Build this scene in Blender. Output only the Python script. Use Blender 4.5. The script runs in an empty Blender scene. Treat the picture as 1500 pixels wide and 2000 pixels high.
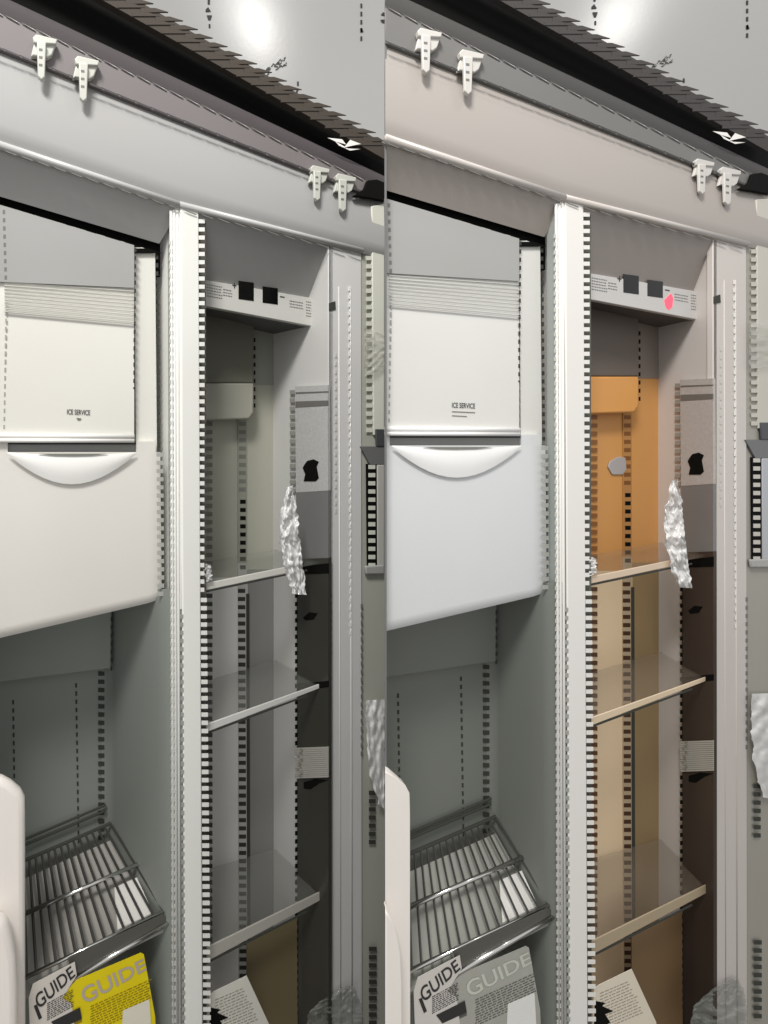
import bpy, bmesh, math, random
from mathutils import Vector, noise
random.seed(7)
S = bpy.context.scene
C = bpy.context.collection

# ------------------------------------------------------------------ camera, world, lamps
HC = 1.45            # camera height
F = 880.0            # focal length in photo pixels (photo 1500 x 2000)
YH = 865.0           # horizon row of the photo
cam_d = bpy.data.cameras.new('camera')
cam = bpy.data.objects.new('camera', cam_d)
C.objects.link(cam)
cam.location = (0, 0, HC)
cam.rotation_euler = (math.radians(90), 0, 0)
cam_d.sensor_fit = 'HORIZONTAL'
cam_d.sensor_width = 36.0
cam_d.lens = 36.0 * F / 1500.0
cam_d.shift_y = -(1000.0 - YH) / 1500.0
cam_d.clip_start = 0.01
cam_d.clip_end = 60
S.camera = cam

W = bpy.data.worlds.new("World")
S.world = W
W.use_nodes = True
W.node_tree.nodes['Background'].inputs[0].default_value = (1.0, 1.0, 1.0, 1)
W.node_tree.nodes['Background'].inputs[1].default_value = 0.68

def area(name, loc, aim, sx, sy, power, col=(1, 0.97, 0.93)):
    l = bpy.data.lights.new(name, 'AREA')
    l.shape = 'RECTANGLE'; l.size = sx; l.size_y = sy; l.energy = power; l.color = col
    o = bpy.data.objects.new(name, l); C.objects.link(o)
    o.location = loc
    o.rotation_euler = (Vector(aim) - Vector(loc)).to_track_quat('-Z', 'Y').to_euler()
    return o
area('ceiling_lamp', (-0.22, -0.55, HC + 1.75), (0.1, 0.9, HC - 0.2), 0.5, 0.4, 44)
area('ceiling_lamp', (-1.42, 0.30, HC + 4.6), (-0.6, 2.6, HC + 2.0), 0.24, 0.26, 24)
area('ceiling_lamp', (2.53, 0.30, HC + 4.6), (1.3, 2.6, HC + 2.0), 0.24, 0.26, 24)
S.view_settings.view_transform = 'Standard'
S.view_settings.look = 'None'
S.view_settings.exposure = 0.0
S.view_settings.gamma = 1.0

# ------------------------------------------------------------------ materials
def lin(c):
    return tuple(((v / 255) / 12.92 if v / 255 <= 0.04045 else ((v / 255 + 0.055) / 1.055) ** 2.4) for v in c)
MATS = {}
def mat(name, rgb, rough=0.45, metal=0.0, bump=0.0, bscale=300, var=0.05, vscale=6, spec=0.5, emit=None, alpha=None, stretch=None):
    if name in MATS: return MATS[name]
    m = bpy.data.materials.new(name); m.use_nodes = True
    nt = m.node_tree; b = nt.nodes['Principled BSDF']
    c = lin(rgb)
    tc = nt.nodes.new('ShaderNodeTexCoord')
    n = nt.nodes.new('ShaderNodeTexNoise'); n.inputs['Scale'].default_value = vscale
    n.inputs['Detail'].default_value = 4
    mp = nt.nodes.new('ShaderNodeMapping')
    if stretch: mp.inputs['Scale'].default_value = stretch
    nt.links.new(tc.outputs['Object'], mp.inputs['Vector'])
    nt.links.new(mp.outputs[0], n.inputs['Vector'])
    mx = nt.nodes.new('ShaderNodeMix'); mx.data_type = 'RGBA'
    mx.inputs[6].default_value = tuple(min(1, v * (1 - var) * h) for v, h in zip(c, (1.015, .995, .97))) + (1,)
    mx.inputs[7].default_value = tuple(min(1, v * (1 + var) * h) for v, h in zip(c, (.985, 1.0, 1.01))) + (1,)
    nt.links.new(n.outputs[0], mx.inputs[0])
    nt.links.new(mx.outputs[2], b.inputs['Base Color'])
    mr = nt.nodes.new('ShaderNodeMapRange')
    mr.inputs[3].default_value = max(0.02, rough - 0.08); mr.inputs[4].default_value = min(1, rough + 0.08)
    nt.links.new(n.outputs[0], mr.inputs[0]); nt.links.new(mr.outputs[0], b.inputs['Roughness'])
    b.inputs['Metallic'].default_value = metal
    b.inputs['Specular IOR Level'].default_value = spec
    if bump:
        n2 = nt.nodes.new('ShaderNodeTexNoise'); n2.inputs['Scale'].default_value = bscale
        n2.inputs['Detail'].default_value = 3
        nt.links.new(mp.outputs[0], n2.inputs['Vector'])
        bp = nt.nodes.new('ShaderNodeBump'); bp.inputs['Strength'].default_value = bump
        bp.inputs['Distance'].default_value = 0.001
        nt.links.new(n2.outputs[0], bp.inputs['Height']); nt.links.new(bp.outputs[0], b.inputs['Normal'])
    if emit:
        b.inputs['Emission Color'].default_value = lin(emit) + (1,)
        b.inputs['Emission Strength'].default_value = 1.0
    if alpha is not None:
        b.inputs['Alpha'].default_value = alpha
    MATS[name] = m
    return m

# ------------------------------------------------------------------ fridge frames
Z0 = 0.60
DY = (0.0, -13.0)             # the right cabinet stands a touch higher
VPX = (1100.0, 1852.0)
KW = (0.60, 0.44)               # the right cabinet is shallower
XMIN = (-90.0, 0.4)
XMAX = (751.5, 800.0)

class Frame:
    def __init__(s, i):
        s.i = i
        th = math.atan2(F, VPX[i]); s.th = th
        s.u = (math.cos(th), math.sin(th)); s.w = (-math.sin(th), math.cos(th))
        px = 752.0 * i
        s.off = px
        s.O = ((px - 750.0) / F * Z0, Z0)
    def ray(s, x):
        x = max(XMIN[s.i], min(XMAX[s.i], x))
        X = (x + s.off - 750.0) / F
        # local 2d direction and origin (camera) in frame coords
        du = X * s.u[0] + s.u[1]; dw = X * s.w[0] + s.w[1]
        cu = -(s.O[0] * s.u[0] + s.O[1] * s.u[1]); cw = -(s.O[0] * s.w[0] + s.O[1] * s.w[1])
        return cu, cw, du, dw
    def P(s, x, y, w):
        w = w * KW[s.i]
        cu, cw, du, dw = s.ray(x)
        t = (w - cw) / dw
        return Vector((cu + t * du, w, max(0.03, HC + t * (YH - (y + DY[s.i])) / F)))
    def PV(s, x, w, V):
        p = s.P(x, 0, w); p.z = V; return p
    def PP(s, pl, x, y):
        (a, b) = pl               # two local points: vertical plane through them
        cu, cw, du, dw = s.ray(x)
        ex, ey = b.x - a.x, b.y - a.y
        det = du * (-ey) + dw * ex
        rx, ry = a.x - cu, a.y - cw
        t = (rx * (-ey) + ry * ex) / det
        return Vector((cu + t * du, cw + t * dw, max(0.03, HC + t * (YH - (y + DY[s.i])) / F)))
    def clampU(s, p):
        cu, cw, du, dw = s.ray(XMIN[s.i])
        um = cu + (p.y - cw) / dw * du
        if p.x < um: p.x = um
        if s.i == 0:
            cu, cw, du, dw = s.ray(XMAX[0])
            um = cu + (p.y - cw) / dw * du
            if p.x > um: p.x = um
        return p

def link(name, me, m, parent=None, bevel=0, smooth=False):
    o = bpy.data.objects.new(name, me); C.objects.link(o)
    if m: me.materials.append(m)
    if parent: o.parent = parent
    if bevel:
        md = o.modifiers.new('bevel', 'BEVEL'); md.width = bevel; md.segments = 3
        md.limit_method = 'ANGLE'; md.angle_limit = math.radians(40)
        smooth = True
    if smooth:
        me.polygons.foreach_set('use_smooth', [True] * len(me.polygons))
        if bevel: 
            try: me.set_sharp_from_angle(angle=math.radians(35))
            except Exception: pass
    return o

class MB:
    """collects prisms in one frame and links them as one mesh"""
    def __init__(s, fr): s.fr = fr; s.v = []; s.f = []
    def prism(s, front, t, n=None, clamp=True):
        """front: local points; extruded by t*KW along n (default +w)"""
        fr = s.fr; k = len(s.v); N = len(front)
        d = (Vector((0, 1, 0)) if n is None else n) * (t * (KW[fr.i] if n is None else 1))
        back = [p + d for p in front]
        if clamp: back = [fr.clampU(p) for p in back]
        s.v += [tuple(p) for p in front] + [tuple(p) for p in back]
        s.f.append(tuple(range(k, k + N)))
        s.f.append(tuple(range(k + 2 * N - 1, k + N - 1, -1)))
        for a in range(N):
            b = (a + 1) % N
            s.f.append((k + a, k + N + a, k + N + b, k + b))
        return s
    def plate(s, pts, w, t):
        return s.prism([s.fr.P(x, y, w) for x, y in pts], t)
    def quadgrid(s, grid):
        k = len(s.v); R = len(grid); Q = len(grid[0])
        for r in grid: s.v += [tuple(p) for p in r]
        for a in range(R - 1):
            for b in range(Q - 1):
                s.f.append((k + a * Q + b, k + a * Q + b + 1, k + (a + 1) * Q + b + 1, k + (a + 1) * Q + b))
        return s
    def tube(s, p, q, r, n=8):
        d = (q - p).normalized()
        a = d.orthogonal().normalized(); b = d.cross(a)
        k = len(s.v)
        for c in (p, q):
            for j in range(n):
                an = 2 * math.pi * j / n
                s.v.append(tuple(c + a * math.cos(an) * r + b * math.sin(an) * r))
        for j in range(n):
            s.f.append((k + j, k + (j + 1) % n, k + n + (j + 1) % n, k + n + j))
        s.f.append(tuple(range(k + n - 1, k - 1, -1))); s.f.append(tuple(range(k + n, k + 2 * n)))
        return s
    def build(s, name, m, parent, bevel=0, smooth=False, kind=None, label=None):
        me = bpy.data.meshes.new(name); me.from_pydata(s.v, [], s.f)
        bm = bmesh.new(); bm.from_mesh(me)
        bmesh.ops.recalc_face_normals(bm, faces=bm.faces); bm.to_mesh(me); bm.free()
        me.update()
        o = link(name, me, m, parent, bevel, smooth)
        if kind: o['kind'] = kind
        if label: o['label'] = label
        return o

def tag(o, label=None, cat=None, group=None, kind=None):
    if label: o['label'] = label
    if cat: o['category'] = cat
    if group: o['group'] = group
    if kind: o['kind'] = kind
    return o

def warp_text(fr, txt, corners, w, name, m, parent, t=0.0006, shear=0):
    """corners: pixel TL, TR, BR, BL of the line of writing on plane w"""
    cu = bpy.data.curves.new(name, 'FONT'); cu.body = txt
    cu.shear = shear; cu.offset = 0.012
    o = bpy.data.objects.new(name, cu); C.objects.link(o)
    dg = bpy.context.evaluated_depsgraph_get(); dg.update()
    me = bpy.data.meshes.new_from_object(o.evaluated_get(dg))
    C.objects.unlink(o); bpy.data.objects.remove(o)
    me.materials.clear()
    xs = [v.co.x for v in me.vertices]; ys = [v.co.y for v in me.vertices]
    x0, x1, y0, y1 = min(xs), max(xs), min(ys), max(ys)
    tl, tr, br, bl = corners
    bm = bmesh.new(); bm.from_mesh(me)
    for v in bm.verts:
        a = (v.co.x - x0) / (x1 - x0); b = (v.co.y - y0) / (y1 - y0)
        x = (bl[0] * (1 - a) + br[0] * a) * (1 - b) + (tl[0] * (1 - a) + tr[0] * a) * b
        y = (bl[1] * (1 - a) + br[1] * a) * (1 - b) + (tl[1] * (1 - a) + tr[1] * a) * b
        v.co = fr.P(x, y, w)
    bm.to_mesh(me); bm.free(); me.name = name
    return link(name, me, m, parent)

def ln(y0, y1, x):            # height of a line given at x=0 and x=752
    return y0 + (y1 - y0) * x / 752.0

# ------------------------------------------------------------------ setting
def simple(name, verts, faces, m):
    me = bpy.data.meshes.new(name); me.from_pydata(verts, [], faces); me.update()
    o = link(name, me, m); o['kind'] = 'structure'; return o
WY = 2.6
wall_m = mat('wall_grey_paint', (186, 186, 184), rough=0.26, bump=0.15, bscale=40, var=0.04, vscale=1.2, spec=0.45)
wall = simple('wall', [(-4, WY, 0), (4.5, WY, 0), (4.5, WY, 5.2), (-4, WY, 5.2), (-4, WY + .1, 0), (4.5, WY + .1, 0), (4.5, WY + .1, 5.2), (-4, WY + .1, 5.2)],
       [(0, 1, 2, 3), (5, 4, 7, 6), (3, 2, 6, 7), (0, 3, 7, 4), (1, 5, 6, 2)], wall_m)
simple('floor', [(-4, -3, 0), (4.5, -3, 0), (4.5, WY, 0), (-4, WY, 0)], [(0, 1, 2, 3)],
       mat('floor_concrete', (120, 116, 110), rough=0.6, bump=0.3, bscale=60, var=0.12))
def wp(x, y):                 # a point on the wall
    return Vector(((x - 750) / F * WY, WY - 0.004, HC + (YH - y) / F * WY))
ink = mat('dark_print', (45, 45, 45), rough=0.6)
def wall_mark(name, polys, m=ink, label=None):
    v = []; f = []
    for pl in polys:
        k = len(v); n = len(pl)
        v += [tuple(wp(*p)) for p in pl] + [tuple(wp(*p) + Vector((0, .003, 0))) for p in pl]
        f.append(tuple(range(k, k + n)))
        for a in range(n): f.append((k + a, k + n + a, k + n + (a + 1) % n, k + (a + 1) % n))
    me = bpy.data.meshes.new(name); me.from_pydata(v, [], f); me.update()
    o = link(name, me, m, wall)
    return o
def rect(x0, y0, x1, y1): return [(x0, y0), (x1, y0), (x1, y1), (x0, y1)]
for dx, dy in ((0, 0), (753, -6)):
    wall_mark('hanging_pin', [rect(406 + dx, -4 + dy, 410 + dx, 9 + dy), [(402 + dx, 20 + dy), (407 + dx, 15 + dy), (412 + dx, 23 + dy), (402 + dx, 24 + dy)],
        [(404 + dx, 31 + dy), (414 + dx, 31 + dy), (411 + dx, 40 + dy), (407 + dx, 40 + dy)], rect(408 + dx, 48 + dy, 411 + dx, 55 + dy)])
    wall_mark('slotted_seam', [rect(704 + dx, 8 + dy + 16 * k, 707.5 + dx, 16 + dy + 16 * k) for k in range(5)])
    wall_mark('bolt', [[(703.5 + dx, 57 + dy), (707 + dx, 55 + dy), (710 + dx, 63 + dy), (704 + dx, 64 + dy)]])
    if dx == 0:
        wall_mark('bolt', [[(744, 30), (748, 25), (751, 26), (751, 32)], [(743, 40), (751, 39), (751, 46), (746, 45)]])
    wall_mark('short_slot', [rect(580.5 + dx, 160 + dy, 583.5 + dx, 168 + dy), [(580 + dx, 176 + dy), (583 + dx, 176 + dy), (580 + dx, 183 + dy), (577 + dx, 183 + dy)]])
    rr = random.Random(4); pl = []
    for k in range(46):       # smudged, unreadable stencil print climbing to the right
        a = rr.random(); x = 492 + 64 * a + dx + rr.uniform(-4, 4); y = 160 - 40 * a + dy + rr.uniform(-9, 9)
        l = rr.uniform(2, 7); h = rr.uniform(.8, 1.8); s_ = rr.uniform(-1.2, .2)
        pl.append([(x, y), (x + l, y + l * s_), (x + l, y + h + l * s_), (x, y + h)])
    wall_mark('smudged_stencil', pl, mat('faded_print', (95, 96, 92), rough=0.7))

# ------------------------------------------------------------------ the two refrigerators
PAL = [
    dict(header=(170, 170, 169), strip=(122, 116, 117), clip=(205, 206, 198), soffit=(176, 176, 175), ice=(232, 231, 224), drawer=(231, 228, 222), handle=(250, 249, 245),
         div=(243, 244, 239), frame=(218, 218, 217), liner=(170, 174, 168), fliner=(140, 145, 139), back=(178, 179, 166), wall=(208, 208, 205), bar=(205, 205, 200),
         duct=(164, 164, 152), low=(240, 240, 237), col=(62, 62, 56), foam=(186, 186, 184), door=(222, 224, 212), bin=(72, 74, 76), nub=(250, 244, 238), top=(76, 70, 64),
         tray=(168, 166, 160), crisp=(120, 108, 80), paper=(226, 224, 214), lab1=(222, 216, 208), lab2=(236, 216, 10), lab2t=(190, 180, 170), lab3=(236, 232, 214)),
    dict(header=(175, 169, 164), strip=(118, 117, 115), clip=(212, 209, 204), soffit=(172, 164, 158), ice=(226, 226, 222), drawer=(222, 225, 226), handle=(250, 250, 249),
         div=(243, 241, 237), frame=(210, 204, 199), liner=(164, 170, 166), fliner=(126, 130, 124), back=(214, 156, 90), wall=(206, 200, 196), bar=(205, 203, 201),
         duct=(222, 158, 86), low=(240, 214, 178), col=(60, 50, 45), foam=(182, 176, 172), door=(204, 200, 190), bin=(72, 73, 76), nub=(250, 244, 238), top=(74, 71, 70),
         tray=(158, 160, 152), crisp=(120, 96, 66), paper=(232, 222, 204), lab1=(214, 210, 204), lab2=(172, 172, 164), lab2t=(204, 206, 196), lab3=(234, 234, 230)),
]
WHO = ['left', 'right']

def fridge(i):
    fr = Frame(i); pal = PAL[i]; sfx = '_%s' % WHO[i]
    M = lambda key, **kw: mat(key + sfx, pal[key], **kw)
    root = bpy.data.objects.new('refrigerator', None); C.objects.link(root)
    root.location = (fr.O[0], fr.O[1], 0); root.rotation_euler = (0, 0, fr.th)
    tag(root, ['open side by side refrigerator at the left with pale grey inside walls',
               'open side by side refrigerator at the right with orange inside wall and red light'][i],
        'refrigerator', 'open side by side refrigerators')
    def thing(name, label, cat, group=None, at=(300, 1900, 0.0)):
        e = bpy.data.objects.new(name, None); C.objects.link(e)
        p = fr.P(*at); z = p.z
        e.location = root_mat(fr, p); e.rotation_euler = (0, 0, fr.th)
        e['label'] = label; e['category'] = cat
        if group: e['group'] = group
        e['_p'] = 0; del e['_p']
        return e, p
    def adopt(o, e, p):       # re-centre a mesh built in the fridge's frame on its own thing
        for v in o.data.vertices: v.co -= p
        o.parent = e
    black = mat('black_gap', (14, 14, 13), rough=0.8, spec=0.1)
    dark = mat('dark_slot', (66, 67, 63), rough=0.7, spec=0.2)
    grey = mat('grey_slot', (120, 121, 114), rough=0.6)
    chrome = mat('chrome_wire', (215, 215, 212), rough=0.16, metal=1.0)
    L = -90 if i == 0 else 0.4
    BOT = 2330
    # ---- teeth: notched or slotted strips (small repeats joined into one part)
    def teeth(name, x0, x1, y0, y1, w, m, t=0.002, ph=0, x0b=None, x1b=None, pl=None, h=8.0):
        mb = MB(fr); y = y0 + ph
        while y < y1:
            a = (y - y0) / (y1 - y0)
            xa = x0 + ((x0b if x0b is not None else x0) - x0) * a
            xb = x1 + ((x1b if x1b is not None else x1) - x1) * a
            if pl: mb.prism([fr.PP(pl, xa, y), fr.PP(pl, xb, y), fr.PP(pl, xb, y + h), fr.PP(pl, xa, y + h)], t, n=Vector((0.3, 1, 0)).normalized(), clamp=False)
            else: mb.plate([(xa, y), (xb, y), (xb, y + h), (xa, y + h)], w, t)
            y += 16
        return mb.build(name, m, root, kind='stuff')
    def dashes(name, pts, w, m, th=4.0, ln_=30, dip=7, t=0.0015, step=32, off=0):
        """tilted dashes following a line of points (bright and shadow lines of an edge, put into colour)"""
        mb = MB(fr); x = pts[0][0] + off
        while x < pts[-1][0] - ln_ * .5:
            for (xa, ya), (xb, yb) in zip(pts, pts[1:]):
                if xa <= x <= xb:
                    y = ya + (yb - ya) * (x - xa) / (xb - xa)
                    mb.plate([(x, y - th * .2), (x + ln_, y + dip), (x + ln_, y + dip + th * .5), (x + ln_ * .3, y + th)], w, t)
                    break
            x += step
        return mb.build(name, m, root, kind='stuff')

    # ---- top: dark trim, recess, strip, header
    A = (-155, 281); Cc = (25, 368); Dd = (93, 391)
    E = [(L, 289 + (L * .33)), (350, 405), (708, 495)]
    xs = [L, 120, 250, 375, 500, 625, 751]
    top = M('top', rough=0.7, spec=0.2)
    MB(fr).plate([(x, ln(*A, x)) for x in xs] + [(x, ln(*A, x) + 42 - 12 * x / 752) for x in reversed(xs)], 0.000, 0.02).build('top_trim', top, root)
    MB(fr).plate([(x, ln(*A, x) + 20) for x in xs] + [(x, ln(*Cc, x) + 20) for x in reversed(xs)], 0.055, 0.02).build('top_recess', black, root)
    g = []
    for k in range(7):        # cove from the strip up into the dark recess
        a = k / 6 * math.pi / 2
        g.append([fr.P(x, ln(*Cc, x) - 34 * math.sin(a) * (1 - .3 * x / 752), 0.05 * (1 - math.cos(a))) for x in xs])
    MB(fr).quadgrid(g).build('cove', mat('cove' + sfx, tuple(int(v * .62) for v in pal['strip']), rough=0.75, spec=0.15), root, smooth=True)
    mb = MB(fr)
    x = 268 - 32 * 9 if i == 0 else 4
    while x < 735:            # serrated upper edge of the trim
        y = ln(*A, x)
        mb.plate([(x - 24, y - 3), (x + 4, y - 3), (x + 30, y + 5), (x - 24, y + 6)], -0.002, 0.004)
        mb.plate([(x - 40, y + 6), (x - 8, y + 6), (x + 14, y + 13), (x - 40, y + 13)], -0.002, 0.004)
        x += 29
    mb.build('serrated_edge', top, root, kind='stuff')
    strip = M('strip', rough=0.55)
    MB(fr).plate([(x, ln(*Cc, x)) for x in xs] + [(x, ln(*Dd, x) + 4) for x in reversed(xs)], 0.000, 0.012).build('grey_strip', strip, root, bevel=0.0012)
    hm = M('header', rough=0.6, spec=.3, bump=0.05, bscale=120, var=0.03, vscale=3)
    # header: a swelling profile between seam and lower lip
    g = []
    for k in range(9):
        a = k / 8
        row = []
        for x in [L, 60, 130, 200, 275, 350, 440, 530, 620, 708, 751]:
            yD = ln(*Dd, x) + 3
            yE = E[0][1] + (E[1][1] - E[0][1]) * (x - L) / (350 - L) if x < 350 else E[1][1] + (E[2][1] - E[1][1]) * (x - 350) / 358
            w = 0.013 - 0.023 * math.sin(math.pi * (a * .55 + .03)) + (0.012 * max(0, a - .9) / .1)
            row.append(fr.P(x, yD + (yE - yD) * a, w))
        g.append(row)
    MB(fr).quadgrid(g).build('header_panel', hm, root, smooth=True)
    lipm = mat('lip' + sfx, tuple(min(255, v + 26) for v in pal['header']), rough=0.3)
    mb = MB(fr)
    for (a, b) in zip(E, E[1:]):
        mb.tube(fr.P(a[0], a[1] - 5, -0.004), fr.P(b[0], b[1] - 5, -0.004), 0.0058, 12)
    mb.build('lower_lip', lipm, root, smooth=True)
    dashes('edge_shading', [(L, ln(*Cc, L)), (751, ln(*Cc, 751))], -0.002, mat('pale_highlight' + sfx, (176, 170, 170), rough=.4), th=4, ln_=28, dip=14)  # highlight along the strip edge painted as pale dashes
    dashes('edge_shading', [(L, ln(*Cc, L) + 4), (751, ln(*Cc, 751) + 4)], -0.001, dark, th=4, ln_=26, dip=12, off=6)
    dashes('edge_shading', [(L, ln(*Dd, L)), (751, ln(*Dd, 751))], -0.012, mat('seam_bead' + sfx, tuple(int(v * .55) for v in pal['strip']), rough=.6), th=7, ln_=34, dip=13)  # seam and its shadow line drawn as dark dashes
    dashes('edge_shading', [(a, b + 2) for a, b in E], -0.011, mat('lip_shadow_bead' + sfx, (120, 118, 115), rough=.6), th=4, ln_=26, dip=9)
    # clips
    cm = M('clip', rough=0.4)
    for k, (cx, cy, sc) in enumerate(((64, 66, 1), (146, 108, 1), (607, 322, .78), (656, 338, .84))):
        mb = MB(fr)
        q = lambda pts: [(cx + a * sc, cy + b * sc) for a, b in pts]
        mb.plate(q([(0, 6), (6, 0), (48, 10), (46, 20), (2, 17)]), -0.020, 0.018)
        mb.plate(q([(3, 15), (45, 19), (38, 40), (30, 46), (2, 42), (-4, 44)]), -0.014, 0.014)
        mb.plate(q([(8, 14), (26, 16), (24, 84), (17, 90), (10, 82)]), -0.024, 0.012)
        c = mb.build('clip', cm, root, bevel=0.0014)
        mb = MB(fr)
        for j in range(3): mb.plate(q([(12, 28 + 15 * j), (19, 29 + 15 * j), (19, 34 + 15 * j), (12, 33 + 15 * j)]), -0.0243, 0.001)
        mb.build('clip_slot', grey, c)
        for ob in ():
            pass
    # black hinge block at the right end of the header
    MB(fr).plate([(718, 352), (736, 350), (751, 356), (751, 392), (722, 386), (690, 382), (712, 368)], -0.016, 0.014).build('hinge_block', black, root, bevel=0.001)

    # ---- freezer side
    sof = M('soffit', rough=0.5)
    e = lambda x: E[0][1] + (E[1][1] - E[0][1]) * (x - L) / (350 - L)
    MB(fr).prism([fr.P(L, e(L), 0), fr.P(352, 407, 0), fr.P(311, 476, 0.055), fr.P(L, 384 + L * .3, 0.055)], 0.004, n=Vector((0, 0, 1))).build('freezer_soffit', sof, root)
    MB(fr).plate([(L, 378 + L * .3), (313, 468), (313, 540), (L, 470 + L * .3)], 0.075, 0.01).build('top_gap_shadow', black, root)  # shadow between soffit and housing, put in as a black plate
    mb = MB(fr); x = 10
    while x < 300:
        y = 404 + x * .29
        mb.plate([(x - 40, y - 3), (x, y - 3), (x + 26, y + 6), (x - 40, y + 6)], 0.058, 0.003); x += 40
    mb.build('gap_shadow_fringe', black, root, kind='stuff')  # ragged lower edge of the same painted gap shadow
    ice = M('ice', rough=0.36, var=0.045, vscale=5, bump=.12, bscale=220)
    # ice maker housing, bowed slightly
    g = []
    for k in range(13):
        a = k / 12
        row = []
        for x in [L, 6, 60, 130, 200, 262]:
            y0 = 400 + x * .30
            row.append(fr.P(x, y0 + (862 - y0) * a, 0.062 - 0.016 * math.sin(math.pi * min(1, a * 1.15) * .5)))
        g.append(row)
    im = MB(fr).quadgrid(g).build('ice_maker_housing', ice, root, smooth=True)
    mb = MB(fr)
    for k in range(10):
        y = 556 + 6.4 * k
        mb.plate([(8, y - 6), (262, y + 12 + k * .6), (262, y + 13.2 + k * .6), (8, y - 4.8)], 0.0488 - 0.0006 * k, 0.004)
    mb.build('housing_groove', mat('groove' + sfx, tuple(int(v * .965) for v in pal['ice']), rough=.5), im, kind='stuff')
    MB(fr).plate([(262, 478), (303, 492), (309, 1150), (268, 1150)], 0.066, 0.02).build('housing_side', ice, root)
    MB(fr).plate([(L, 400 + L * .3), (262, 479), (262, 562), (L, 546)], 0.0455, .01).build('housing_shade', mat('housing_shade_grey' + sfx, (170, 170, 168), rough=.4), im)  # shade below the soffit, put in as a greyer plate on the housing
    teeth('slotted_seam', 263, 266.5, 484, 866, 0.0465, dark, x0b=259, x1b=262.5)
    if i == 0: teeth('slotted_seam', 5, 10, 410, 548, 0.0452, grey, x0b=9, x1b=14)
    else: teeth('slotted_seam', 5, 10, 410, 548, 0.0452, grey, x0b=9, x1b=14)
    teeth('slotted_seam', 11, 14, 590, 860, 0.0452, mat('pale_slot', (168, 168, 160)), x0b=6, x1b=9)
    teeth('slotted_seam', 304, 309, 498, 1160, 0.064, dark, x0b=310, x1b=316)
    warp_text(fr, 'ICE SERVICE', [(131, 799), (176, 801), (176, 811), (131, 809)], 0.0445, 'lettering', dark, im)
    if i == 1:
        MB(fr).plate([(131, 816), (176, 818), (176, 819.5), (131, 817.5)], 0.0445, .0005).plate([(131, 824), (160, 825.5), (160, 827), (131, 825.5)], 0.0445, .0005).build('printed_line', grey, im)
    else:
        MB(fr).plate([(149, 816), (159, 817), (157, 821), (152, 821)], 0.0445, .0005).build('printed_mark', grey, im)
    # bright moulded rim above the handle slot
    mb = MB(fr)
    mb.tube(fr.P(L if i else -60, 851, 0.042), fr.P(262, 853, 0.042), 0.004, 10)
    mb.tube(fr.P(L if i else -60, 860, 0.040), fr.P(262, 861, 0.040), 0.0032, 10)
    mb.build('moulded_rim', M('handle', rough=0.3), im, smooth=True)
    dm = M('drawer', rough=0.36, var=0.04, vscale=5, bump=.12, bscale=220)
    # drawer front
    g = []
    for k in range(36):
        a = k / 35; row = []
        for x in [L, 30, 100, 170, 240, 290, 306, 316]:
            yb = 1246 - .235 * x if x < 300 else 1246 - .235 * x + (x - 300) * -.3
            xx = x - (3.0 * (1 - a) if x > 280 else 0)
            bow = 0.004 * math.sin(math.pi * a) + 0
            edge = 0.008 * max(0, (x - 300) / 16) ** 2
            row.append(fr.P(xx, 883 + (yb - 883) * a, 0.046 - bow + edge * .5 + (0.010 * ((a - .97) / .03) ** 2 if a > .97 else 0)))
        g.append(row)
    # body behind the front
    dr = MB(fr).quadgrid(g).build('freezer_drawer', dm, root, smooth=True)
    MB(fr).plate([(L, 886), (300, 886), (303, 1150), (L, 1225)], 0.058, 0.05).build('drawer_body', dm, dr)
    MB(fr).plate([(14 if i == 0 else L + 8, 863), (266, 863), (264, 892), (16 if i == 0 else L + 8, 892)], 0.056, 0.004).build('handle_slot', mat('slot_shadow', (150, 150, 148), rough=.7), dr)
    MB(fr).plate([(16 if i == 0 else 10, 864), (267, 864), (266, 868), (16 if i == 0 else 10, 868)], 0.052, 0.003).build('slot_edge', mat('slot_dark', (50, 50, 50), rough=.6), dr)
    MB(fr).plate([(L, 862), (15 if i == 0 else 9, 862), (15 if i == 0 else 9, 890), (L, 890)], 0.0475, 0.02).build('drawer_shoulder', dm, dr)
    MB(fr).plate([(266, 862), (304, 862), (304, 890), (266, 890)], 0.0475, 0.02).build('drawer_shoulder', dm, dr)
    # crescent handle
    mb = MB(fr); N = 14; front = []; g = []
    for k in range(6):
        b = k / 5; row = []
        for j in range(N + 1):
            a = j / N; x = 14 + 252 * a; x = max(x, L)
            yt = 883 + 6 * math.sin(math.pi * a)
            yb = 886 + 60 * math.sin(math.pi * a) ** .9
            row.append(fr.P(x, yt + (yb - yt) * b, 0.036 - 0.007 * math.sin(math.pi * min(1, b * .9 + .12)) * math.sin(math.pi * a) ** .5))
        g.append(row)
    mb.quadgrid(g).build('drawer_handle', M('handle', rough=0.3), dr, smooth=True)
    MB(fr).plate([(75, 886), (210, 886), (180, 890), (142, 891), (105, 890)], 0.0300, 0.002).build('handle_top_shade', mat('handle_shade_grey', (130, 130, 122)), dr)  # crescent of shade at the top of the handle, painted grey

    teeth('notched_gasket', 306, 319, 884, 1166, 0.026, mat('drawer_notch' + sfx, (176, 177, 172)), x0b=308, x1b=321)
    # walls of the freezer
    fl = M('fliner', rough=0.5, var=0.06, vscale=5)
    up = (fr.P(342, 0, 0.0), fr.P(306, 0, 0.13))
    lo = (fr.P(342, 0, 0.002), fr.P(204, 0, 0.30))
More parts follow.
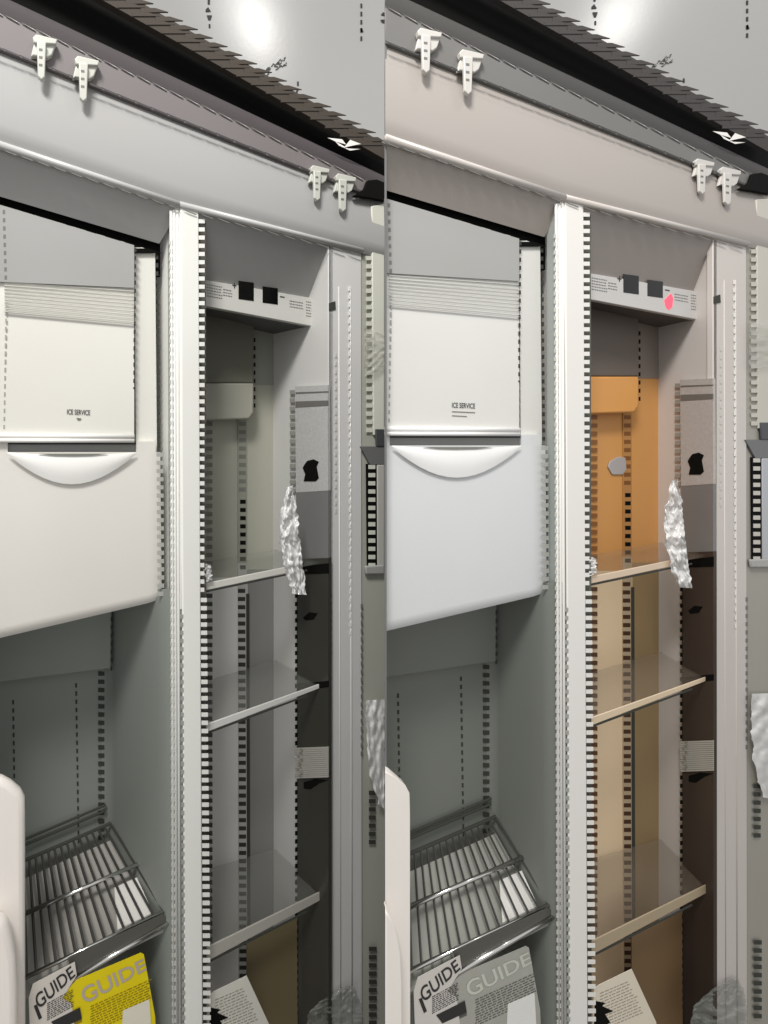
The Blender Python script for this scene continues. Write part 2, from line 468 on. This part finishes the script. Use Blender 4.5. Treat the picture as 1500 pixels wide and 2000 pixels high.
    def wallq(name, pl, xa, xb, y0, y1, m, off=0.01):
        a0, b0, b1, a1 = fr.PP(pl, xa, y0), fr.PP(pl, xb, y0), fr.PP(pl, xb, y1), fr.PP(pl, xa, y1)
        a0.z = b0.z = max(a0.z, b0.z); a1.z = b1.z = min(a1.z, b1.z)
        return MB(fr).prism([a0, b0, b1, a1], off, n=Vector((1, 0, 0)), clamp=False).build(name, m, root)
    wallq('inner_wall', up, 342, 306, 400, 1170, mat('upper_liner' + sfx, tuple(int(v * 1.0) for v in pal['div'][:3]), rough=.5))
    g = []                    # lower wall flares out to the gasket in a soft curve
    for y in (1150, 1400, 1700, BOT):
        g.append([fr.P(x + (y - 1150) * .004, y, w) for x, w in ((346, -.001), (340, .001), (333, .006), (322, .02), (306, .05), (280, .115), (250, .19), (222, .27), (208, .305), (196, .309))])
    for r_ in (0, 3):
        z_ = sum(p.z for p in g[r_]) / len(g[r_])
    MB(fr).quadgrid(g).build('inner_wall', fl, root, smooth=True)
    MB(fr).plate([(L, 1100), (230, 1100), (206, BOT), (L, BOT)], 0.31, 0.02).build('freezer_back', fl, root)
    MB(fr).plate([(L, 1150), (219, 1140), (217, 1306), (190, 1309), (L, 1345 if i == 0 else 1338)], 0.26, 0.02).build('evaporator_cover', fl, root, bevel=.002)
    teeth('slotted_seam', 216, 219.5, 1206, 1310, 0.2595, dark)
    teeth('slotted_seam', 192, 204, 1312, 1640, 0.306, dark)
    teeth('slotted_seam', 147, 150.5, 1335, 1640, 0.308, dark, x0b=152, x1b=155)
    teeth('slotted_seam', 24, 27.5, 1368, 1620, 0.308, dark, x0b=28, x1b=31)
    # ledge lines on the back
    mb = MB(fr)
    for dy in (0, 11): mb.tube(fr.P(L, 1660 + dy + (-.42 * L), 0.295), fr.P(207, 1572 + dy, 0.295), 0.0022)
    mb.build('back_ledge', dark, root)

    # ---- wire shelf
    shelf = MB(fr).tube(fr.P(40, 1684, 0.28), fr.P(216, 1608, 0.28), 0.0028).build('wire_shelf', dark, root)
    sp = lambda s_, a: None
    rear = lambda s_: fr.P(45 + 171 * s_, 1682 - 73 * s_, 0.28)
    fro = lambda s_: fr.P(52 + 268 * s_, 1908 - 128 * s_, 0.03)
    wm = mat('steel_wire', (70, 69, 66), rough=0.4, metal=0.2)
    for k in range(15):
        s_ = k / 14
        if 52 + 268 * s_ < L: continue
        MB(fr).tube(rear(s_), fro(s_), 0.0019, 6).build('wire', wm, shelf)
    mid = lambda s_: rear(s_) * .47 + fro(s_) * .53 - Vector((0, 0.0, -0.006))
    MB(fr).tube(mid(-.02), mid(1.12), 0.0034, 10).build('chrome_bar', chrome, shelf, smooth=True)
    MB(fr).tube(fro(-.02), fro(1.02), 0.0028, 10).build('chrome_bar', chrome, shelf, smooth=True)
    MB(fr).plate([(132, 1872), (318, 1786), (336, 1799), (146, 1911)], 0.02, 0.002).build('front_channel', mat('channel' + sfx, (88, 88, 82), rough=.4), shelf)
    MB(fr).tube(fr.P(138, 1915, 0.018), fr.P(338, 1797, 0.018), 0.0036, 10).build('chrome_bar', chrome, shelf, smooth=True)
    # pale tray under the wires
    dz = Vector((0, 0, -0.03))
    MB(fr).prism([rear(-.05) + dz, rear(1.0) + dz, fro(1.0) + dz, fro(-.05) + dz], 0.004, n=Vector((0, 0, -1)), clamp=False).build('shelf_tray', M('tray', rough=.4), shelf)

    # ---- rounded door liner at the lower left
    nub = M('nub', rough=0.35)
    N0 = -60 if i == 0 else 0.4
    nd = MB(fr).plate([(N0, 1522), (3, 1522), (22, 1532), (40, 1547), (48, 1562), (49, 1600), (50, BOT), (N0, BOT)], -0.02, 0.03).build('freezer_door', nub, root, bevel=0.007)
    MB(fr).plate([(N0, 1796), (6, 1799), (16, 1812), (24, 1836), (31, 1872), (34, 1930), (36, BOT), (N0, BOT)], -0.06, 0.036).build('door_rim', nub, nd, bevel=0.008)

    # ---- divider
    dv = M('div', rough=0.33, var=0.02)
    MB(fr).plate([(336, 404), (388, 412), (392, BOT), (338, BOT)], 0.003, 0.05).build('divider', M('liner', rough=.5), root)
    MB(fr).plate([(352, 403), (388, 410), (398, BOT), (362, BOT)], -0.006, 0.008).build('divider_trim', dv, root, bevel=0.002)
    for xa in (334, 340, 346):
        MB(fr).tube(fr.P(xa, 412, 0.0), fr.P(xa + 6, BOT, 0.0), 0.0024).build('gasket', mat('gasket' + sfx, tuple(int(v * .93) for v in pal['div']), rough=.5), root, smooth=True)
    teeth('notched_gasket', 330, 338, 470, 2010, -0.0035, mat('gasket_notch' + sfx, (205, 206, 200)), x0b=336, x1b=344)
    teeth('notched_gasket', 352, 358, 1200, 2010, -0.0066, mat('gasket_dim' + sfx, (168, 170, 164)), x0b=356, x1b=362)
    MB(fr).plate([(384, 418), (402, 424), (404, BOT), (392, BOT)], 0.010, 0.004).build('gasket_channel', mat('channel_grey' + sfx, (92, 92, 84), rough=.7), root)
    teeth('notched_gasket', 386, 400, 428, 1160, -0.003, dv, x0b=390, x1b=399)
    teeth('notched_gasket', 392, 404, 1168, 2010, -0.003, dv, x0b=397, x1b=412)

    # ---- refrigerator side: soffit, control bar, ceiling
    MB(fr).prism([fr.P(388, 415, 0), fr.P(712, 496, 0), fr.P(634, 586, 0.10), fr.P(388, 548, 0.10)], 0.004, n=Vector((0, 0, 1))).build('soffit', mat('dark_soffit' + sfx, tuple(int(v * .95) for v in pal['soffit']), rough=.5), root)
    bar = MB(fr).plate([(392, 545), (633, 586), (636, 642), (392, 596)], 0.088, 0.02).build('control_panel', M('bar', rough=.35), root, bevel=.0012)
    bk = mat('display_glass', (6, 6, 6), rough=0.12)
    MB(fr).plate([(466, 548), (496, 552), (496, 588), (466, 584)], 0.0865, 0.002).build('display', bk, bar, bevel=.0008)
    MB(fr).plate([(513, 559), (543, 563), (543, 595), (513, 591)], 0.0865, 0.002).build('display', bk, bar, bevel=.0008)
    MB(fr).plate([(643, 592), (655, 588), (656, 604), (643, 606)], -0.003, 0.004).build('switch', dark, bar)
    mb = MB(fr); rr = random.Random(11)
    for xa, xb, ra, rb in ((404, 432, 6, 30), (436, 452, 10, 24), (566, 592, 10, 26), (598, 626, 6, 34)):
        yy = ra
        while yy < rb:        # rows of small print that follow the slope of the panel
            x = xa
            while x < xb:
                l = rr.uniform(1.5, 4.5); y = 548 + yy + (x - 400) * .172
                mb.plate([(x, y), (x + l, y + l * .17), (x + l, y + 1.5 + l * .17), (x, y + 1.5)], 0.0868, 0.001); x += l + 1.3
            yy += 5.5
    mb.build('printed_mark', mat('panel_print', (120, 120, 118)), bar, kind='stuff')
    MB(fr).plate([(454, 556), (462, 557.3), (462, 559), (454, 557.7)], .0867, .001).plate([(457.3, 552), (459, 552.3), (459, 563), (457.3, 562.7)], .0867, .001).build('plus_mark', dark, bar)
    MB(fr).plate([(547, 578), (556, 579.5), (556, 581.5), (547, 580)], .0867, .001).build('minus_mark', dark, bar)
    if i == 1:
        MB(fr).plate([(546, 600), (551, 594), (559, 586), (563, 596), (561, 612), (555, 618), (549, 613)], .0862, .002).build('indicator_light', mat('red_light', (240, 60, 80), rough=.4, emit=(250, 90, 110)), bar)
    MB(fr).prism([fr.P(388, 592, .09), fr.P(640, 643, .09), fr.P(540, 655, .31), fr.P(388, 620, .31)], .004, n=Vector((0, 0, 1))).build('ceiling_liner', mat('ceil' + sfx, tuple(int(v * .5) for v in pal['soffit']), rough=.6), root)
    # back wall in stretches seen between the shelves
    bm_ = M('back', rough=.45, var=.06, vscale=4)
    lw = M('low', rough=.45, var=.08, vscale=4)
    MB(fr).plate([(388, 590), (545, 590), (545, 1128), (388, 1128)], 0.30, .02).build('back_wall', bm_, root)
    MB(fr).plate([(484, 1112), (546, 1112), (548, BOT), (486, BOT)], 0.297, .01).build('shaded_back_panel', mat('shaded_back' + sfx, [(140, 140, 138), (156, 132, 94)][i], rough=.45), root)  # side wall in shade, painted as a darker plate right of the rail
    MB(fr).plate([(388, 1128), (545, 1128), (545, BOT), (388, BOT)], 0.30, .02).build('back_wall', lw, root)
    MB(fr).plate([(470, 590), (546, 590), (546, 752), (470, 752)], 0.297, .01).build('upper_back_panel', mat('upper_back' + sfx, [(150, 151, 142), (140, 130, 122)][i], rough=.5), root)
    MB(fr).plate([(388, 600), (496, 620), (496, 748), (388, 748)], 0.235, .06).build('air_duct', mat('duct_grey' + sfx, [(104, 104, 92), (100, 90, 82)][i], rough=.5), root, bevel=.003)
    MB(fr).plate([(388, 748), (496, 748), (496, 806), (487, 819), (388, 822)], 0.234, .06).build('duct_cover', M('duct', rough=.42), root, bevel=.004)
    if i == 1:
        MB(fr).plate([(436, 925), (440, 914), (456, 905), (470, 907), (472, 930), (464, 940), (444, 940)], 0.2925, .006).build('round_cap', mat('cap_grey', (176, 172, 172), rough=.4), root, bevel=.001)
    rl = mat('rail' + sfx, tuple(int(v * .86) for v in pal['back']), rough=.4)
    rl2 = mat('rail_low' + sfx, tuple(int(v * .8) for v in pal['low']), rough=.4)
    r1 = MB(fr).plate([(465, 820), (482, 820), (482, 1100), (465, 1100)], 0.294, .005).build('shelf_rail', rl, root)
    r2 = MB(fr).plate([(465, 1100), (482, 1100), (484, BOT), (467, BOT)], 0.294, .005).build('shelf_rail', rl2, root)
    teeth('rail_slot', 467, 480, 824, 960, 0.2935, grey if i == 0 else mat('brown_slot', (130, 82, 36)))
    teeth('rail_slot', 469, 480, 976, 1110, 0.2935, black)
    teeth('rail_slot', 465, 479, 1150, 2000, 0.2935, mat('slot_low' + sfx, [(58, 58, 56), (76, 48, 28)][i]), x0b=468, x1b=482)
    teeth('rail_slot', 400, 415, 824, 1128, 0.2935, mat('slot_left' + sfx, [(120, 120, 112), (140, 92, 46)][i]))
    teeth('rail_slot', 400, 415, 1160, 1860, 0.2935, mat('slot_mid' + sfx, [(78, 78, 76), (92, 62, 40)][i]))
    teeth('notched_gasket', 496, 499, 660, 800, 0.233, black)
    MB(fr).plate([(481, 1160), (487, 1160), (490, BOT), (484, BOT)], 0.292, .004).build('rail_edge', dark, root)

    # right inner wall
    rw = (fr.P(642, 0, 0.0), fr.P(533, 0, 0.302))
    wallq('side_wall', rw, 642, 533, 470, BOT, M('wall', rough=.42, var=.04))
    off = Vector((-0.006, -0.003, 0))
    def wp_(name, pts, m, lift=0.004, t=0.004, parent=None, bevel=0):
        n = Vector((-(rw[1].y - rw[0].y), (rw[1].x - rw[0].x), 0)).normalized()
        if n.x > 0: n = -n
        pl = (rw[0] + n * lift, rw[1] + n * lift)
        return MB(fr).prism([fr.PP(pl, x, y) for x, y in pts], t, n=-n, clamp=False).build(name, m, parent or root, bevel)
    foam = M('foam', rough=.85, bump=.9, bscale=500, var=.16, vscale=160)
    liner = wp_('side_panel', [(576, 755), (640, 752), (641, 958), (578, 962)], foam, .008, .007)
    wp_('side_panel', [(578, 962), (641, 958), (641, 1091), (579, 1093)], mat('dark_panel' + sfx, (124, 124, 124), rough=.25, var=.12), .0075, .0065)
    wp_('panel_groove', [(577, 784), (640, 782), (640, 792), (577, 796)], mat('groove_grey', (112, 110, 106)), .0088, .002, liner)
    wp_('panel_groove', [(577, 766), (640, 764), (640, 766), (577, 769)], mat('groove_grey', (112, 110, 106)), .0088, .002, liner)
    wp_('panel_hole', [(594, 908), (600, 900), (612, 897), (622, 902), (618, 912), (622, 934), (616, 940), (593, 940), (596, 926), (591, 914)], black, .0092, .002, liner)
    cm_ = M('col', rough=.3, var=.1)
    colm = wp_('side_column', [(579, 1092), (641, 1090), (642, BOT), (582, BOT)], cm_, .010, .009)
    wp_('column_slot', [(579, 1108), (641, 1100), (641, 1120), (579, 1122)], black, .011, .002, colm)
    wp_('column_slot', [(592, 1206), (604, 1196), (620, 1198), (612, 1210), (596, 1212)], black, .011, .002, colm)
    wp_('column_slot', [(580, 1336), (641, 1330), (641, 1342), (580, 1350)], black, .011, .002, colm)
    wp_('column_slot', [(593, 1528), (615, 1522), (641, 1524), (624, 1530), (606, 1542), (593, 1540)], black, .011, .002, colm)
    def rail_teeth(name, x0, x1, y0, y1, m, lift):
        n = Vector((-(rw[1].y - rw[0].y), (rw[1].x - rw[0].x), 0)).normalized()
        if n.x > 0: n = -n
        pl = (rw[0] + n * lift, rw[1] + n * lift); mb = MB(fr); y = y0
        while y < y1:
            mb.prism([fr.PP(pl, x0, y), fr.PP(pl, x1, y), fr.PP(pl, x1, y + 8), fr.PP(pl, x0, y + 8)], .002, n=-n, clamp=False); y += 16
        mb.build(name, m, root, kind='stuff')
    rail_teeth('slotted_edge', 566, 576, 762, 960, mat('edge_slot' + sfx, (150, 149, 142)), .005)
    rail_teeth('slotted_edge', 576, 580, 1160, 1990, black, .0115)

    # ---- shelves
    gl = mat('shelf_glass' + sfx, [(150, 152, 146), (150, 138, 124)][i], rough=.08, alpha=.15, spec=.6)
    for k, (yl, yr, th, wback, lab) in enumerate(((1143, 1093, 12, .28, 0), (1420, 1330, 14, .28, 0), (1858, 1735, 26, .28, 0))):
        a, b = fr.P(396, yl, 0.03), fr.P(641, yr, 0.03)
        c, d = fr.PV(538, .285, b.z), fr.PV(396, .285, a.z)
        sh = MB(fr).prism([a, b, c, d], .004, n=Vector((0, 0, -1)), clamp=False).build('glass_shelf', gl, root)
        em = mat('shelf_edge%s' % k + sfx, [[(214, 214, 206), (216, 216, 212), (176, 174, 166)], [(222, 200, 176), (226, 206, 178), (176, 160, 134)]][i][k], rough=.3)
        MB(fr).plate([(394, yl - 2), (636 if k else 575, yr + 2 if k else yl - 2 - (yl - yr) * .74), (636 if k else 575, yr + th * .7 if k else yl + th - (yl - yr) * .78), (394, yl + th)], 0.024, .005).build('edge_strip', em, sh, bevel=.001)
        MB(fr).plate([(394, yl + th), (600, yl + th - (yl - yr) * .85), (600, yl + th + 3 - (yl - yr) * .85), (394, yl + th + 4)], 0.0245, .003).build('edge_shadow_strip', dark, sh)  # shadow below the shelf edge, put in as a dark strip

    # ---- right frame and gaskets
    fm = M('frame', rough=.4, var=.03)
    MB(fr).plate([(641, 478), (706, 492), (708, BOT), (644, BOT)], 0.0, .03).build('side_frame', fm, root, bevel=.002)
    for xa, xb, r in ((662, 666, .0012), (684, 688, .0016)):
        MB(fr).tube(fr.P(xa, 560, -0.0006), fr.P(xb, BOT, -0.0006), r).build('gasket', fm, root, smooth=True)
    teeth('notched_gasket', 681, 684, 560, 1240, -0.004, dv, x0b=684, x1b=687)
    teeth('notched_gasket', 655, 658, 690, 1000, -0.0025, mat('gasket_notch' + sfx, (205, 206, 200)))
    teeth('notched_gasket', 640, 646, 800, 1160, -0.002, mat('frame_notch' + sfx, (120, 120, 120)))
    teeth('notched_gasket', 641, 648, 1160, 1998, -0.002, dark, x0b=640, x1b=646)
    # ---- fridge door edge at the far right
    ol = M('door', rough=.45, var=.06)
    R = 751 if i == 0 else 790
    door = MB(fr).plate([(706, 470), (R, 420), (R, BOT), (708, BOT)], 0.006, .03).build('refrigerator_door', mat('door_edge' + sfx, tuple(int(v * .82) for v in pal['door']), rough=.5), root)
    MB(fr).plate([(726, 402), (R, 398), (R, 848), (730, 850)], -0.004, .012).build('door_liner', ol, door, bevel=.002)
    tt = teeth('notched_gasket', 716, 728, 500, 850, -0.002, ol); tt.parent = door
    MB(fr).plate([(734, 838), (R, 838), (R, 872), (736, 872)], -0.010, .01).build('door_bin', M('bin', rough=.5), door, bevel=.002)
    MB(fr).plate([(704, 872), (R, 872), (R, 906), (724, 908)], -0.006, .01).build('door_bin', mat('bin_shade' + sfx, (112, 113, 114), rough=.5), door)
    MB(fr).plate([(716, 906), (737, 906), (738, 1108), (718, 1108)], -0.003, .006).build('dark_channel', black, door)
    tt = teeth('notched_gasket', 720, 733, 908, 1104, -0.005, ol); tt.parent = door
    MB(fr).plate([(737, 908), (R, 908), (R, 1106), (738, 1106)], -0.007, .01).build('bin_wall', mat('bin_wall' + sfx, [(190, 190, 184), (186, 188, 194)][i], rough=.4), door, bevel=.002)
    MB(fr).plate([(714, 1106), (R, 1104), (R, 1122), (716, 1122)], -0.012, .014).build('bin_rim', mat('bin_rim' + sfx, (168, 168, 166), rough=.3), door, bevel=.003)
    tt = teeth('notched_gasket', 705, 709, 1180, 1480, -0.002, mat('frame_notch' + sfx, (120, 120, 120))); tt.parent = door
    tt = teeth('notched_gasket', 721, 736, 1850, 1996, -0.004, dark); tt.parent = door
    tt = teeth('notched_gasket', 721, 734, 1545, 1650, -0.004, dark); tt.parent = door
    # outer shell: back, left side, bottom
    shell = mat('shell_grey', (120, 120, 120), rough=.5)
    D = 0.36 * KW[i]
    a, b = fr.P(L, 100, 0), fr.P(L, 100, .36)
    a.z = b.z = 0.02; t = Vector((0, 0, 2.1))
    a2, b2 = fr.P(XMAX[0] if i == 0 else 790, 100, 0.03), fr.P(XMAX[0] if i == 0 else 790, 100, .36)
    zt = fr.P(751, ln(*A, 751), 0).z - 0.02
    def quadp(name, p, q):
        p = p.copy(); q = q.copy(); p.z = q.z = 0.0
        zp = zt
        MB(fr).prism([p, q, Vector((q.x, q.y, zp)), Vector((p.x, p.y, zp))], 0.003, n=Vector((0, 1, 0)) if name == 'rear_panel' else Vector((1, 0, 0)) * (1 if name != 'outer_side' else 1), clamp=False).build(name, shell, root)
    quadp('rear_panel', b, b2)
    aa = a.copy(); aa.y += .002
    quadp('outer_side', aa, b)

    # ================= things lying in or stuck to the refrigerator
    def place(objs, name, label, cat, at, group=None):
        p = fr.P(*at)
        e = bpy.data.objects.new(name, None); C.objects.link(e)
        c, s_ = math.cos(fr.th), math.sin(fr.th)
        e.location = (fr.O[0] + c * p.x - s_ * p.y, fr.O[1] + s_ * p.x + c * p.y, p.z)
        e.rotation_euler = (0, 0, fr.th)
        tag(e, label, cat, group)
        for o in objs:
            for v in o.data.vertices: v.co -= p
            o.parent = e
        return e
    def solo(o, label, cat, at, group=None):
        p = fr.P(*at)
        for v in o.data.vertices: v.co -= p
        c, s_ = math.cos(fr.th), math.sin(fr.th)
        o.parent = None
        o.location = (fr.O[0] + c * p.x - s_ * p.y, fr.O[1] + s_ * p.x + c * p.y, p.z)
        o.rotation_euler = (0, 0, fr.th)
        tag(o, label, cat, group); return o
    def film(name, left, right, w, rough, m, seed, rows=26, cols=8):
        """creased sheet: ridged folds running mostly lengthwise"""
        rows *= 3; cols *= 3; g = []; o3 = Vector((seed * 7.3, seed * 1.7, 0))
        def edge(poly, a):
            y = poly[0][1] + (poly[-1][1] - poly[0][1]) * a
            for (xa, ya), (xb, yb) in zip(poly, poly[1:]):
                if min(ya, yb) <= y <= max(ya, yb): return xa + (xb - xa) * (y - ya) / (yb - ya if abs(yb - ya) > 1e-6 else 1), y
            return poly[-1]
        for r in range(rows):
            a = r / (rows - 1); (xl, y1), (xr, y2) = edge(left, a), edge(right, a); row = []
            xl += 5 * noise.noise(Vector((a * 9, 0, seed))) + 3 * noise.noise(Vector((a * 31, 5, seed)))
            xr += 5 * noise.noise(Vector((a * 8, 9, seed))) + 3 * noise.noise(Vector((a * 27, 3, seed)))
            for c in range(cols):
                b = c / (cols - 1)
                p = Vector((b * 2.4 + .8 * a, a * 5, 0)) + o3
                h = abs(noise.noise(p)) * 1.5 + abs(noise.noise(p * 2.7)) * .8 + abs(noise.noise(p * 6.1)) * .35
                row.append(fr.P(xl + (xr - xl) * b, y1 + (y2 - y1) * b, w - rough * 1.5 * h + rough * .5))
            g.append(row)
        o = MB(fr).quadgrid(g).build(name, m, root, smooth=True)
        return o
    clear = mat('crumpled_film', (244, 246, 247), rough=.12, alpha=.82, spec=.9, var=.12, vscale=40)
    thin = mat('thin_film', (206, 206, 198), rough=.12, alpha=.35, spec=.9)
    w_ = WHO[i]
    o = film('plastic_wrap', [(560, 952), (548, 1000), (545, 1050), (556, 1110), (572, 1160)], [(572, 948), (580, 1000), (586, 1060), (592, 1110), (600, 1162)], 0.02, .016, clear, 3 + i)
    solo(o, 'crumpled clear plastic wrap hanging over the top glass shelf of the %s refrigerator' % w_, 'plastic wrap', (570, 1150, .02), 'plastic wraps over the shelves')
    o = film('plastic_bag', [(676, 1925), (640, 1945), (604, 1975), (590, 2040)], [(690, 1925), (702, 1950), (708, 1990), (708, 2040)], -0.012, .010, mat('bag_film', (150, 154, 148), rough=.12, alpha=.5, spec=.8), 9 + i, 16, 12)
    solo(o, 'crumpled grey plastic bag at the foot of the %s refrigerator frame' % w_, 'plastic bag', (640, 2000, -.01), 'plastic bags at the frame')
    # tape round the column
    n = Vector((-(rw[1].y - rw[0].y), (rw[1].x - rw[0].x), 0)).normalized()
    if n.x > 0: n = -n
    pl = (rw[0] + n * .0135, rw[1] + n * .0135); mb = MB(fr); rr = random.Random(5)
    for k in range(15):
        y = 1461 + 4 * k; d_ = rr.uniform(0, .0012)
        mb.prism([fr.PP(pl, 577 - rr.uniform(0, 3), y) + n * d_, fr.PP(pl, 641, y - 2), fr.PP(pl, 641, y + 1.2), fr.PP(pl, 577, y + 3.4) + n * d_], .002, n=-n, clamp=False)
    for k in range(9):  # small raised flakes added to give the tape bright glints
        y = 1462 + 6.4 * k; x = 577 + rr.uniform(0, 9)
        mb.prism([fr.PP(pl, x, y) + n * .0016, fr.PP(pl, x + 9, y - 2) + n * .006, fr.PP(pl, x + 6, y + 5) + n * .0016], .001, n=-n, clamp=False)
    o = mb.build('clear_tape', mat('clear_tape' + sfx, (200, 198, 190), rough=.15, alpha=.75, spec=.9), root)
    solo(o, 'band of clear tape wound round the dark column inside the %s refrigerator' % w_, 'tape', (610, 1520, .05), 'tape bands on the dark columns')
    # film on the door edge
    o = film('stretch_film', [(712, 640), (712, 735)], [(R, 655), (R, 720)], -0.018, .005, thin, 21 + i, 12, 7)
    solo(o, 'thin stretch film wound round the upper door edge of the %s refrigerator' % w_, 'stretch film', (735, 700, -.02), 'stretch films on the upper door edges')
    o = film('stretch_film', [(716, 1368), (714, 1400), (720, 1500), (738, 1570)], [(R, 1366), (R, 1420), (R, 1520), (R, 1580)], -0.018, .007, clear if i == 0 else clear, 31 + i, 14, 6)
    solo(o, 'glossy torn stretch film round the lower door edge of the %s refrigerator' % w_, 'stretch film', (735, 1560, -.02), 'stretch films on the lower door edges')
    o = film('film_wad', [(396, 1098), (396, 1140)], [(412, 1104), (414, 1132)], 0.015, .008, clear, 41 + i, 7, 5)
    solo(o, 'small wad of clear film beside the centre divider of the %s refrigerator' % w_, 'plastic wrap', (404, 1138, .015), 'wads of film on the top shelf')
    if i == 1:
        pass
    # paper scrap in the dark trim
    mb = MB(fr)
    mb.plate([(640, 269), (668, 272), (676, 282), (655, 276)], -0.006, .001)
    mb.plate([(672, 288), (684, 273), (705, 281), (690, 284)], -0.008, .001)
    mb.plate([(655, 276), (680, 290), (704, 291), (684, 294), (662, 284)], -0.006, .001)
    o = mb.build('paper_scrap', mat('scrap_white', (252, 248, 244), rough=.5), root)
    solo(o, 'torn white paper scrap caught in the dark top trim of the %s refrigerator' % w_, 'paper scrap', (670, 285, -.006), 'paper scraps in the top trims')
    # white card under the wires
    dz = Vector((0, 0, -0.018))
    q = lambda s_, a: rear(s_) * (1 - a) + fro(s_) * a + dz
    o = MB(fr).prism([q(.80, .52), q(1.0, .52), q(.97, .88), q(.70, .88)], .002, n=Vector((0, 0, -1)), clamp=False).build('white_card', mat('card_white', (234, 233, 228), rough=.5), root)
    solo(o, 'white card lying under the wires of the %s refrigerator shelf' % w_, 'card', (250, 1790, .1), 'white cards under the wire shelves')
    # energy labels
    l1 = MB(fr).plate([(56, 1950), (64, 1922), (146, 1879), (150, 1905), (122, 1950), (140, 1960), (152, 2060), (60, 2060)], 0.010, .001).build('label_sheet', M('lab1', rough=.5), root)
    parts = [l1]
    parts.append(warp_text(fr, 'GUIDE', [(66, 1946), (138, 1886), (148, 1906), (76, 1972)], 0.0088, 'lettering', ink, root))
    mb = MB(fr)
    rr = random.Random(2)
    for k in range(9):
        x = 92
        while x < 140:
            l = rr.uniform(2, 7); y = 1960 + 4 * k - (x - 92) * .54
            mb.plate([(x, y), (x + l, y - l * .54), (x + l, y - l * .54 + 1.3), (x, y + 1.3)], .0088, .0005); x += l + 1.6
    mb.plate([(66, 1965), (72, 1962), (82, 1988), (76, 1992)], .0088, .0005); mb.plate([(100, 1996), (156, 1968), (160, 1990), (112, 2012)], .0088, .0005)
    parts.append(mb.build('printed_line', ink, root, kind='stuff'))
    place(parts, 'energy_label', ['white label reading GUIDE hanging below the wire shelf beside the yellow label', 'white label reading GUIDE hanging below the wire shelf beside the grey label'][i], 'label', (100, 1960, .01), 'white labels below the wire shelves')
    l2 = MB(fr).plate([(120, 1946), (150, 1914), (275, 1861), (281, 1864), (303, 1985), (306, 2060), (142, 2060)], 0.012, .001).build('label_sheet', M('lab2', rough=.45, var=.1, vscale=30), root)
    parts = [l2]
    parts.append(warp_text(fr, 'GUIDE', [(155, 1932), (280, 1872), (287, 1894), (166, 1962)], 0.0105, 'lettering', M('lab2t', rough=.5), root))
    mb = MB(fr)
    rr = random.Random(3)
    for k in range(11):
        x = 176 + rr.uniform(0, 3)
        while x < 290 - 2 * (k % 3):
            l = rr.uniform(3, 10); y = 1966 + 5 * k - (x - 176) * .45
            mb.plate([(x, y), (x + l, y - l * .45), (x + l, y - l * .45 + 1.6), (x, y + 1.6)], .0108, .0005); x += l + 2.2
    mb.plate([(130, 1990), (156, 1974), (160, 1996), (134, 2008)], .0108, .0005)
    parts.append(mb.build('printed_line', mat('label_line' + sfx, [(150, 128, 14), (92, 92, 86)][i]), root, kind='stuff'))
    parts.append(MB(fr).plate([(240, 1974), (292, 1952), (298, 2060), (236, 2060)], .0106, .0005).build('white_panel', M('lab3', rough=.5), root))
    place(parts, 'energy_label', ['bright yellow label reading GUIDE below the wire shelf of the left refrigerator', 'grey and white label reading GUIDE below the wire shelf of the right refrigerator'][i], 'label', (220, 1960, .012))
    # papers at the bottom of the fridge side
    mb = MB(fr)
    sheet = mb.plate([(408, 1944), (420, 1936), (482, 1906), (530, 2010), (530, 2060), (404, 2060)], 0.03, .002).build('sheet', M('paper', rough=.55), root)
    mb = MB(fr)
    rr = random.Random(6)
    for k in range(13):
        x = 420
        while x < 472 + 2.4 * k:
            l = rr.uniform(3, 9); y = 1953 + 6 * k - (x - 420) * .42
            mb.plate([(x, y), (x + l, y - l * .42), (x + l, y - l * .42 + 1.3), (x, y + 1.3)], .0288, .0004); x += l + 2
    p2 = mb.build('printed_line', mat('paper_line', (150, 146, 136)), root, kind='stuff')
    p3 = MB(fr).plate([(410, 1968), (430, 1972), (424, 1978), (446, 1988), (430, 1994), (440, 2010), (408, 2030)], .0285, .0005).build('black_print', black, root)
    place([sheet, p2, p3], 'paper_sheet', ['printed off white paper leaning in the bottom of the left refrigerator', 'printed cream paper leaning in the bottom of the right refrigerator'][i], 'paper', (460, 2000, .03), 'printed papers in the bottom compartments')
    MB(fr).plate([(482, 1840), (580, 1790), (582, BOT), (482, BOT)], 0.12, .004).build('crisper_front', M('crisp', rough=.45, var=.1), root)
    return root
def root_mat(fr, p):
    c, s_ = math.cos(fr.th), math.sin(fr.th)
    return (fr.O[0] + c * p.x - s_ * p.y, fr.O[1] + s_ * p.x + c * p.y, p.z)

fridge(0)
fridge(1)
